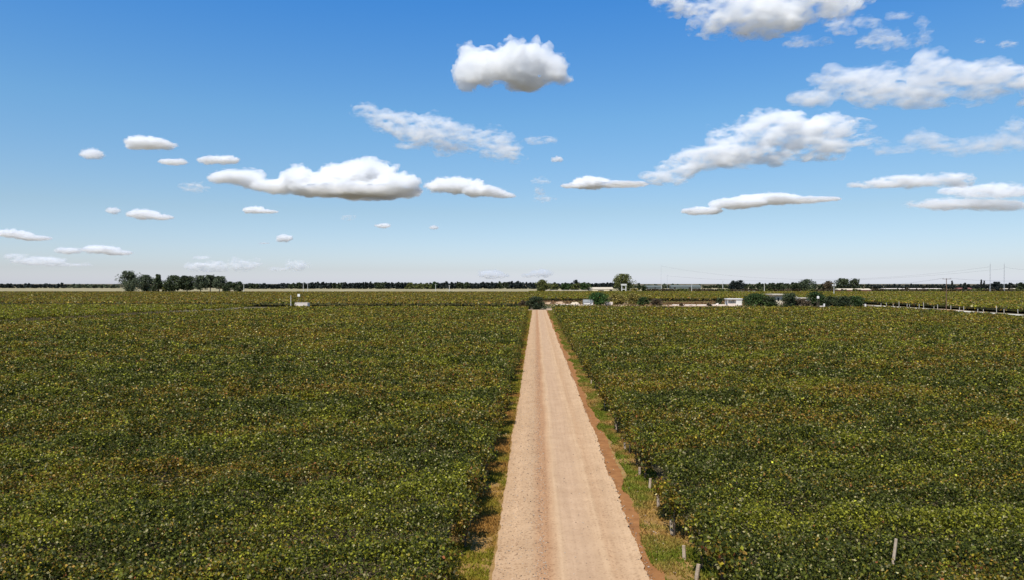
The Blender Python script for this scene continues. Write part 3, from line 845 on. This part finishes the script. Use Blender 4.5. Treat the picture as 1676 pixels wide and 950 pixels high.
# white tank on a stand in front of the dome tree
def tank():
    d = 306; x, y = P(1339, d); z1 = zat(485, d); z0 = zat(489, d)
    t = empty('water_tank', (x, y, 0))
    MB().tube([(0, 0, z0), (0, 0, z0 + .05), (0, 0, z1 - .12), (0, 0, z1)], [.5, .52, .52, .2], 14).build('barrel', M_white, t)
    for sx in (-.35, .35):
        for sy in (-.35, .35): MB().box(sx - .05, sx + .05, sy - .05, sy + .05, 0, z0 - .083).build('leg', M_bark, t)
    MB().box(-.55, .55, -.55, .55, z0 - .08, z0 - .003).build('platform', M_bark, t)
    tag(t, 'white water tank on a stand in front of the dome shaped tree', 'water tank')
tank()
# pale tower frame by the farm's round tree
def tower():
    d = D1 - 25; x, y = P(1021, d); H = zat(465, d)
    t = empty('tank_tower', (x, y, 0), YAW)
    for sx in (-1, 1): MB().box(sx * 2.6 - .55, sx * 2.6 + .55, -.55, .55, 0, H - 2.2).build('pillar', M_palepole, t)
    MB().box(-3.6, 3.6, -1.2, 1.2, H - 2.197, H).build('tank', M_palepole, t)
    MB().box(-2.05, 2.05, -.4, .4, H * .30, H * .38).build('beam', M_palepole, t)
    tag(t, 'pale concrete tank tower on two pillars before the large round tree', 'tower')
tower()
# far sheds
for x0, x1, top, d, w, r, lab in (
    (1098, 1147, 467.0, 1350, M_dullshed, M_dullshed, 'long grey green greenhouse shed right of the thin masts'),
    (1056, 1082, 467.6, 1380, M_dullshed, M_dullshed, 'short grey shed left of the thin masts'),
    (1373, 1426, 472.6, 900, M_redroof, M_tan, 'long dark red shed with pinkish roof right of the oval tree'),
    (1446, 1511, 472.3, 1250, M_tan, M_pink, 'long low pale shed right of the dark red shed'),
    (1517, 1543, 472.3, 1250, M_tan, M_pink, 'short low pale shed left of the brown crossarm pole'),
    (1571, 1592, 471.5, 1000, M_greyroof, M_redroof, 'grey shed right of the slim cypress'),
    (1645, 1690, 472.3, 1250, M_tan, M_tan, 'long pale low shed at the right edge below the masts')):
    house('shed', lab, 'shed', x0, x1, top, d, 14, w, r, 'gable', .5, (('door', .10, .16, 0, .8), ('door', .6, .66, 0, .8)), .62)

# poles on the horizon
GP = 'thin poles on the horizon'
for px, d, top, r, lab in ((399, 900, 463.5, .35, 'bare grey pole at the right end of the left trees'), (496.5, 940, 462, .38, 'left one of two pale poles before the windbreak'),
    (503.5, 940, 464, .30, 'right one of two pale poles before the windbreak'), (713, 1000, 465, .40, 'thin grey pole beside the bright gap in the windbreak'),
    (735.5, 860, 467, .45, 'pale pole standing alone right of the windbreak\'s bright gap'), (1132, 800, 464.5, .35, 'pale pole before the grey green greenhouse shed'),
    (1183, 930, 460, .42, 'white pole left of the joined round trees'), (1251, 900, 464, .40, 'white pole between low dark trees above the wide tree'),
    (1083, 880, 464.5, .35, 'short pale pole at the foot of the left thin mast')):
    pole('utility_pole', lab, px, d, top, r, M_palepole, ((.93, 1.1, .12),), 'pole', GP)
def pale_head(t, H):
    for sx in (-1.1, 1.1): MB().box(sx - .45, sx + .45, -.45, .45, H * .80, H * .80 + 1.1, .03).build('transformer', M_white, t)
pole('utility_pole', 'pale utility pole with two white boxes above the clipped trees', 1365, 600, 463.5, .32, M_palepole, ((.78, 1.7, .14),), extra=pale_head)
BP = (1549, 257, 456.2)
pole('utility_pole', 'brown wooden pole with wide crossarm in the right vineyard', *BP, .17, M_pole, ((.985, 1.55, .07),))

def mast(label, px, d, top, w, group):
    x, y = P(px, d); H = zat(top, d)
    t = empty('steel_mast', (x, y, 0), YAW)
    b = MB()
    for sx, sy in ((-1, -1), (1, -1), (1, 1), (-1, 1)):
        b.tube([(sx * w, sy * w, 0), (sx * w * .35, sy * w * .35, H)], [w * .16, w * .11], 4)
    b.build('leg_frame', M_steel, t)
    b = MB(); k = 9
    for q in range(k):
        f0, f1 = q / k, (q + 1) / k
        w0, w1 = w * (1 - .65 * f0), w * (1 - .65 * f1)
        s = 1 if q % 2 else -1
        for fy in (-1, 1):
            b.tube([(-s * w0, fy * w0, H * f0), (s * w1, fy * w1, H * f1)], [w * .07, w * .07], 4)
            b.tube([(fy * w0, -s * w0, H * f0), (fy * w1, s * w1, H * f1)], [w * .07, w * .07], 4)
    b.build('bracing', M_steel, t)
    MB().box(-w * 2.2, w * 2.2, -w * .2, w * .2, H * .86, H * .86 + w * .25).build('crossarm', M_steel, t)
    MB().tube([(0, 0, H - .2), (0, 0, H + 3)], [w * .1, w * .05], 5).build('spike', M_steel, t)
    return tag(t, label, 'mast', group)
GM = 'steel masts of the power line'
mast('left mast of the steel pair on the right horizon', 1620.5, 900, 432, .45, GM)
mast('right mast of the steel pair on the right horizon', 1643.5, 900, 432, .45, GM)
mast('left one of the two faint thin masts right of the farm', 1082, 1150, 434, .30, GM)
mast('right one of the two faint thin masts right of the farm', 1092, 1150, 450, .30, GM)

def cable(label, a, b, sag, r=.05, group='power cables'):
    pts = []
    for k in range(25):
        f = k / 24
        p = Vector(a).lerp(Vector(b), f); p.z -= sag * 4 * f * (1 - f); pts.append(p)
    o = MB().tube(pts, [r] * 25, 4).build('power_cable', M_cable)
    return tag(o, label, 'cable', group)
def W(px, py, d): x, y = P(px, d); return (x, y, zat(py, d))
cable('upper power cable sagging between the thin masts and the steel pair', W(1082, 436, 1150), W(1620.5, 437, 900), 19, .10)
cable('lower power cable sagging between the thin masts and the steel pair', W(1092, 452, 1150), W(1643.5, 440, 900), 12, .10)
cable('power cable rising from the right steel mast out of the picture', W(1643.5, 437, 900), W(1760, 424, 620), 6, .08)
cable('power cable running left from the brown crossarm pole to the pale pole', W(1545, 455.6, 257), W(1365, 465, 600), 2.5, .035)
cable('power cable running right from the brown crossarm pole', W(1553, 455.6, 257), W(1860, 446, 180), 1.6, .03)

# dry weeds over the bare yard
def weeds():
    n = 26000
    x = rng.uniform(-2, 122, n); y = rng.uniform(326, 412, n)
    m = rng.random(n) < np.clip((fbm2(x * .35, y, 9, 201, 3) - .47) * 5, 0.02, 1)
    m &= ~((y > 334) & (y < 345) & (rng.random(n) < .7))
    x, y = x[m], y[m]; n = len(x)
    t = np.clip((fbm2(x * .3, y, 12, 203) - .4) * 4, 0, 1)[:, None]
    c = (np.array([0.13, 0.125, 0.030]) * t + np.array([0.20, 0.115, 0.050]) * (1 - t)) * (.6 + .8 * rng.random((n, 1)))
    p = np.stack([x, y, 0.1 + 0.75 * rng.random(n) ** 2], 1)
    tag(link('weeds', faces_mesh('weeds', leaf_quads(p, .45 + .35 * rng.random(n), .3, .12), 4, c), M_grass), 'brown and olive weeds scattered over the dirt yard', 'weeds', kind='stuff')
weeds()
# small pale clutter of the yard: low walls, rubble heaps, canal lining
def block(name, label, cat, x0p, x1p, d, top, depth, mat, group=None):
    xa, ya = P(x0p, d); xb, yb = P(x1p, d)
    t = MB().box(-(xb - xa) / 2, (xb - xa) / 2, 0, depth, 0, max(.25, zat(top, d)), .04).build(name, mat, None, ((xa + xb) / 2, (ya + yb) / 2, 0))
    t.rotation_euler = (0, 0, YAW)
    return tag(t, label, cat, group)
block('low_wall', 'low pinkish wall left of the small white hut', 'wall', 905, 950, 336, 498.2, .4, M_pink)
block('low_wall', 'low pale wall right of the bright green tree', 'wall', 990, 1003, 340, 494.5, .4, M_pink)
block('low_wall', 'long low pink wall running to the open fronted hut', 'wall', 1100, 1189, 338, 498.6, .35, M_pink)
block('low_wall', 'low pale wall foot between the dark trees below the tank', 'wall', 1342, 1349, 300, 501.0, .4, M_pink)
block('gate_pillar', 'white pillar between dark trees below the tank', 'pillar', 1348.5, 1350.5, 302, 497.5, .7, M_white)
block('gate_pillar', 'white pillar where the far right path meets the square tree', 'pillar', 1415.5, 1418, 320, 498.0, .8, M_white)
for k, (a, b, d, top) in enumerate(((1060, 1090, 720, 480.6), (1104, 1112, 690, 481.8), (1115, 1135, 680, 482.2), (1140, 1150, 665, 483.0), (1152, 1170, 655, 483.6), (1181, 1190, 600, 485.0), (1205, 1218, 860, 476.6), (1224, 1236, 860, 476.6), (1350, 1358, 840, 476.8), (1384, 1396, 830, 477), (1404, 1416, 830, 477.2), (1566, 1582, 800, 477.0), (1588, 1594, 800, 477), (1640, 1660, 800, 477))):
    labs = ('longest pale canal kerb below the thin masts', 'short pale canal kerb right of the thin masts', 'pale canal kerb below the greenhouse shed', 'short pale canal kerb left of the pale pole foot',
            'pale canal kerb running towards the open fronted hut', 'short pale kerb above the open fronted hut roof', 'pale kerb below the joined round trees', 'pale kerb right of the joined round trees',
            'short pale kerb left of the pole with two boxes', 'pale kerb left of the dark red shed front', 'pale kerb below the dark red shed', 'pale kerb right of the brown crossarm pole', 'very short pale kerb left of the twin cypresses', 'pale kerb below the two steel masts')
    block('canal_kerb', labs[k], 'kerb', a, b, d, top, 1.2, M_concrete, 'pale concrete canal kerbs')
def rubble(label, px, d, wpx, top, mat):
    x, y = P(px, d); w = wpx * d / FPX; H = max(.4, zat(top, d))
    bm = bmesh.new()
    bmesh.ops.create_icosphere(bm, subdivisions=4, radius=1)
    for v in bm.verts:
        q = np.array([[v.co.x, v.co.y, v.co.z]]) + px
        k = 0.7 + 0.6 * noise3(q, .35, 7)[0]
        v.co = Vector((v.co.x * w / 2 * k, v.co.y * w / 3 * k, max(-.05, v.co.z * H * k)))
    me = bpy.data.meshes.new('rubble_heap'); bm.to_mesh(me); bm.free()
    return tag(link('rubble_heap', me, mat, loc=(x, y, 0)), label, 'rubble heap', 'rubble heaps in the yard')
rubble('pale rubble heap beside the end of the road', 897, 350, 12, 495, M_track)
rubble('pinkish rubble heap left of the small white hut', 917, 362, 16, 494.6, M_track)
rubble('tan rubble heap just left of the small white hut', 941, 356, 13, 495, M_tan)
rubble('small pale heap beside the open fronted hut', 1174, 338, 6, 497, M_pink)

# ------------------------------------------------------------------ clouds: lumpy bodies of scattering droplets, 1.2 km up
ALT = 1200.0
def cloud_mat(density, g=0.3, wisp=None, seed=0):
    m = bpy.data.materials.new('cloud_droplets'); m.use_nodes = True
    nt = m.node_tree; nt.nodes.clear()
    o = N(nt, 'ShaderNodeOutputMaterial'); v = N(nt, 'ShaderNodeVolumePrincipled')
    v.inputs['Color'].default_value = (1, 1, 1, 1)
    v.inputs['Density'].default_value = density
    v.inputs['Anisotropy'].default_value = g
    if wisp:                                             # torn, streaky droplet density
        tc = N(nt, 'ShaderNodeTexCoord')
        mp = N(nt, 'ShaderNodeMapping'); mp.inputs['Scale'].default_value = (0.42 / wisp, 0.30 / wisp, 1.0 / wisp)
        mp.inputs['Location'].default_value = (seed * .37, seed * .11, 0); mp.inputs['Rotation'].default_value = (0, R(-9), 0)
        nt.links.new(tc.outputs['Object'], mp.inputs[0])
        n = noise_node(nt, 1.0, 4.0, mp.outputs[0], 0.68)
        mr = N(nt, 'ShaderNodeMapRange'); mr.inputs[1].default_value = 0.46; mr.inputs[2].default_value = 0.64
        mr.inputs[3].default_value = 0.0; mr.inputs[4].default_value = density * 2.2
        nt.links.new(n.outputs[0], mr.inputs[0]); nt.links.new(mr.outputs[0], v.inputs['Density'])
        m.cycles.volume_step_rate = 0.2
    nt.links.new(v.outputs[0], o.inputs['Volume'])
    return m
dg = bpy.context.evaluated_depsgraph_get
def billow(q, sc, sd): return np.abs(2 * noise3(q, sc, sd) - 1)
def cloud(label, base, els, tau, rough=1.0, flat_=0.25, group='clouds', depth=0.8, wispy=None):
    """an opaque lumpy core inside thinner and more ragged shells of droplets"""
    d = min(ALT * FPX / (465.0 - base), 42000)
    s = d / FPX
    zb = HC + (465 - base) * s
    cx = sum(e[0] for e in els) / len(els)
    ox, oy = P(cx, d)
    wispy = tau < 3 if wispy is None else wispy
    if wispy: depth = 0.40
    bm = bmesh.new()
    for ex, ey, rx, ry in els:
        c = ((ex - cx) * s, rng.uniform(-.35, .35) * rx * s * depth, (465 - ey) * s + HC - zb)
        r = bmesh.ops.create_icosphere(bm, subdivisions=3, radius=1)
        bmesh.ops.transform(bm, matrix=Matrix.Translation(c) @ Matrix.Diagonal((rx * s * 1.10, max(rx * depth, ry) * s, ry * s * (1.42 if wispy else 1.16), 1)), verts=r['verts'])
    me = bpy.data.meshes.new('cloud'); bm.to_mesh(me); bm.free()
    tmp = bpy.data.objects.new('cloud', me); col.objects.link(tmp)
    xs = [e[0] - e[2] for e in els] + [e[0] + e[2] for e in els]
    wpx = max(xs) - min(xs)
    ry_m = sum(e[3] for e in els) / len(els) * s
    md = tmp.modifiers.new('r', 'REMESH'); md.mode = 'VOXEL'; md.voxel_size = max(wpx * s / 260, s * 0.9, ry_m / 16)
    m0 = bpy.data.meshes.new_from_object(tmp.evaluated_get(dg()))
    bpy.data.objects.remove(tmp)
    n = len(m0.vertices)
    EL = np.array(els, float)
    co0 = np.empty(n * 3, np.float32); m0.vertices.foreach_get('co', co0); co0 = co0.reshape(-1, 3).astype(float)
    nr = np.empty(n * 3, np.float32); m0.vertices.foreach_get('normal', nr); nr = nr.reshape(-1, 3)
    # local thickness: the half height of the lobe each point belongs to
    pxv = co0[:, 0] / s + cx; pyv = 465 - (co0[:, 2] + zb - HC) / s
    dist = ((pxv[:, None] - EL[None, :, 0]) / EL[None, :, 2]) ** 2 + ((pyv[:, None] - EL[None, :, 1]) / EL[None, :, 3]) ** 2
    wt = np.exp(-2.0 * np.maximum(dist - dist.min(1, keepdims=True), 0))
    wl = (wt * EL[None, :, 3]).sum(1) / wt.sum(1) * s
    sd = int(cx)
    st = np.array([0.42, .6, 1.3]) if wispy else np.array([1, 1, 1.2])
    root = None
    if wispy: shells = ((-.22, 1.0, .62), (.14, 1.5, .42))
    else: shells = ((-.24, 0.95, 1.0), (.0, 1.02, .55))
    for k, (off, rg, share) in enumerate(shells):
        q = co0 * st
        w = ry_m
        disp = (noise3(q, w * 1.6, sd) - .5) * 1.0 + (billow(q, w * .9, sd + 1) - .4) * .70 + (billow(q, w * .42, sd + 2 + k) - .4) * .34 \
             + (noise3(q, w * .2, sd + 5 + k) - .5) * .16
        amt = np.maximum(off + disp * rg * rough * (.75 if not wispy else .8), -.62)
        co = co0 + nr * (amt * np.minimum(wl, w * 1.5))[:, None]
        zz = co[:, 2]
        fl = flat_ * (1 + .6 * k)
        co[:, 2] = np.where(zz < 0, zz * min(1, fl), zz)
        m2 = m0 if k == len(shells) - 1 else m0.copy()
        m2.name = 'cloud'
        m2.vertices.foreach_set('co', co.astype(np.float32).ravel()); m2.update()
        m2.polygons.foreach_set('use_smooth', [True] * len(m2.polygons))
        mat = cloud_mat(tau * share * (0.62 if wispy else 0.46) / (2 * w), 0.0 if wispy else 0.2, w * (1.0 if wispy else .7) if (wispy or k) else None, sd + 3 * k)
        if root is None: root = link('cloud', m2, mat, loc=(ox, oy, zb))
        else: link('fringe', m2, mat, root)
    return tag(root, label, 'cloud', group)

cloud('compact white puffy cloud with a knob on its left, high in the middle', 148, [(765, 90, 15, 20), (766, 122, 27, 24), (800, 112, 42, 30), (850, 108, 55, 32), (892, 116, 38, 30), (922, 132, 18, 12), (862, 136, 45, 12)], 9, .8)
cloud('slanting greyish cloud streak below the compact puffy cloud', 268, [(598, 186, 26, 11), (640, 200, 45, 14), (700, 215, 60, 16), (760, 230, 60, 18), (810, 242, 45, 16), (840, 257, 20, 9), (668, 236, 28, 8), (882, 230, 28, 6)], 2.2, 1.0)
cloud('long white heaped cloud with three humps, left of the middle', 322, [(372, 290, 30, 11), (400, 292, 32, 15), (450, 306, 40, 11), (495, 296, 38, 20), (560, 292, 48, 24), (600, 288, 50, 26), (645, 302, 45, 16), (585, 312, 100, 12), (540, 308, 70, 13)], 9, .75)
cloud('white heaped cloud tail right of the three humped cloud', 323, [(720, 304, 28, 13), (750, 303, 38, 14), (790, 314, 36, 9), (825, 322, 20, 6)], 7, .8)
cloud('small flat white cloud, topmost of the small left clouds', 244, [(245, 236, 36, 9), (228, 240, 22, 6), (266, 239, 22, 6)], 5, .8)
cloud('smallest leftmost white puff of the upper left clouds', 262, [(154, 254, 19, 9)], 5, .8)
cloud('tiny flat puff below the topmost small left cloud', 269, [(282, 265, 22, 5)], 4, .8)
cloud('small flat cloud right of the tiny flat puff', 270, [(350, 264, 24, 6), (368, 262, 22, 7)], 5, .8)
cloud('faint ragged puff left of the three humped cloud', 316, [(322, 307, 17, 8), (308, 306, 14, 4)], 1.3, 1.2)
cloud('small lens shaped cloud at the left with a faint tail', 361, [(236, 351, 26, 8), (262, 356, 22, 4), (186, 345, 12, 6)], 4, .8)
cloud('small white cloud below the left end of the three humped cloud', 349, [(416, 344, 19, 6), (438, 347, 18, 3)], 5, .8)
cloud('small white puff low above the left windbreak', 397, [(467, 391, 15, 6), (432, 401, 9, 2.5)], 4, .9)
cloud('tiny white puff left of the middle', 374, [(627, 370, 13, 4.5)], 4, .9)
cloud('faintest tiny puff between two small clouds', 360, [(572, 356, 12, 4)], 1.2, 1.1)
cloud('tiny white speck of cloud below the cloud tail', 377, [(711, 373, 8, 3.5)], 3, .9)
cloud('flat pale cloud at the left edge of the picture', 395, [(20, 383, 34, 6), (55, 390, 28, 4)], 3, .9)
cloud('low pale flat cloud above the far left horizon', 418, [(112, 411, 20, 5), (168, 409, 30, 6), (192, 414, 24, 4)], 3, .9)
cloud('faint low cloud bank at the left edge above the horizon', 434, [(60, 428, 44, 6), (25, 420, 20, 4), (110, 436, 40, 4)], 1.5, 1.0)
cloud('faint low cloud bank above the left trees', 445, [(340, 438, 38, 7), (398, 434, 28, 8), (330, 423, 14, 3)], 1.8, 1.0)
cloud('low pale puff right of the left trees', 444, [(487, 436, 22, 8), (455, 440, 18, 4)], 2.2, .9)
cloud('low pale puff just above the windbreak left of the farm', 457, [(803, 449, 22, 7), (818, 452, 16, 4)], 1.7, .9, wispy=False)
cloud('low pale puff above the end of the road', 455, [(885, 448, 20, 7), (868, 451, 14, 4)], 1.7, .9, wispy=False)
cloud('broken vertical wisp between the cloud tail and the middle lens', 333, [(886, 298, 13, 5), (883, 313, 10, 7), (894, 327, 17, 5)], 1.5, 1.2)
cloud('tiny white puff right of the slanting streak', 267, [(911, 262, 10, 5)], 3, .9)
cloud('small white lens cloud left of the big rising cloud', 312, [(968, 299, 32, 10), (940, 305, 22, 4), (1020, 303, 40, 4)], 6, .7)
cloud('big rising cloud right of the middle with a long thin left end', 300, [(1085, 292, 34, 10), (1115, 275, 40, 12), (1150, 258, 50, 15), (1205, 225, 50, 22), (1270, 212, 70, 22), (1340, 212, 70, 20), (1395, 225, 45, 18), (1220, 252, 90, 15), (1310, 238, 80, 16)], 5.0, .9, wispy=True)
cloud('ragged thin cloud sheet at the right edge below the upper long cloud', 262, [(1470, 240, 44, 14), (1520, 225, 40, 12), (1560, 238, 50, 14), (1620, 235, 50, 14), (1665, 222, 40, 18)], 1.3, 1.3)
cloud('long broad greyish cloud reaching the upper right edge', 185, [(1330, 157, 34, 10), (1385, 135, 50, 20), (1450, 130, 64, 20), (1520, 130, 76, 22), (1590, 130, 76, 22), (1660, 130, 66, 22), (1460, 160, 80, 14), (1700, 160, 40, 18), (1510, 172, 40, 9)], 2.6, 1.0)
cloud('grey based cloud cut off by the top edge of the picture', 66, [(1110, 2, 38, 12), (1160, 18, 38, 22), (1220, 14, 78, 26), (1300, 6, 78, 24), (1360, -4, 56, 18), (1240, 36, 80, 14), (1168, 50, 20, 12)], 5.0, .9, wispy=True)
cloud('torn wispy cloud right of the grey based one at the top', 84, [(1310, 68, 26, 8), (1345, 70, 20, 7), (1372, 45, 22, 12), (1415, 40, 26, 6), (1450, 66, 42, 12), (1470, 28, 22, 5), (1506, 62, 13, 16)], 1.1, 1.3)
cloud('smooth lens shaped cloud low at the right', 356, [(1148, 346, 32, 6), (1205, 334, 45, 8), (1260, 325, 55, 8), (1310, 328, 40, 5), (1345, 326, 30, 3.5)], 5, .6)
cloud('long thin flat cloud right of the smooth lens', 310, [(1430, 303, 45, 5), (1490, 297, 60, 8), (1550, 297, 40, 8)], 2.6, .8)
cloud('long thin double layered cloud at the right edge', 346, [(1620, 314, 80, 8), (1580, 334, 90, 6), (1650, 338, 50, 6)], 2.2, .9)
cloud('small wisp in the upper right corner', 16, [(1655, 5, 18, 7)], 1.2, 1.2)
cloud('tiny faint wisp right of the torn wispy cloud', 80, [(1648, 74, 14, 5), (1600, 68, 8, 3)], .8, 1.3)
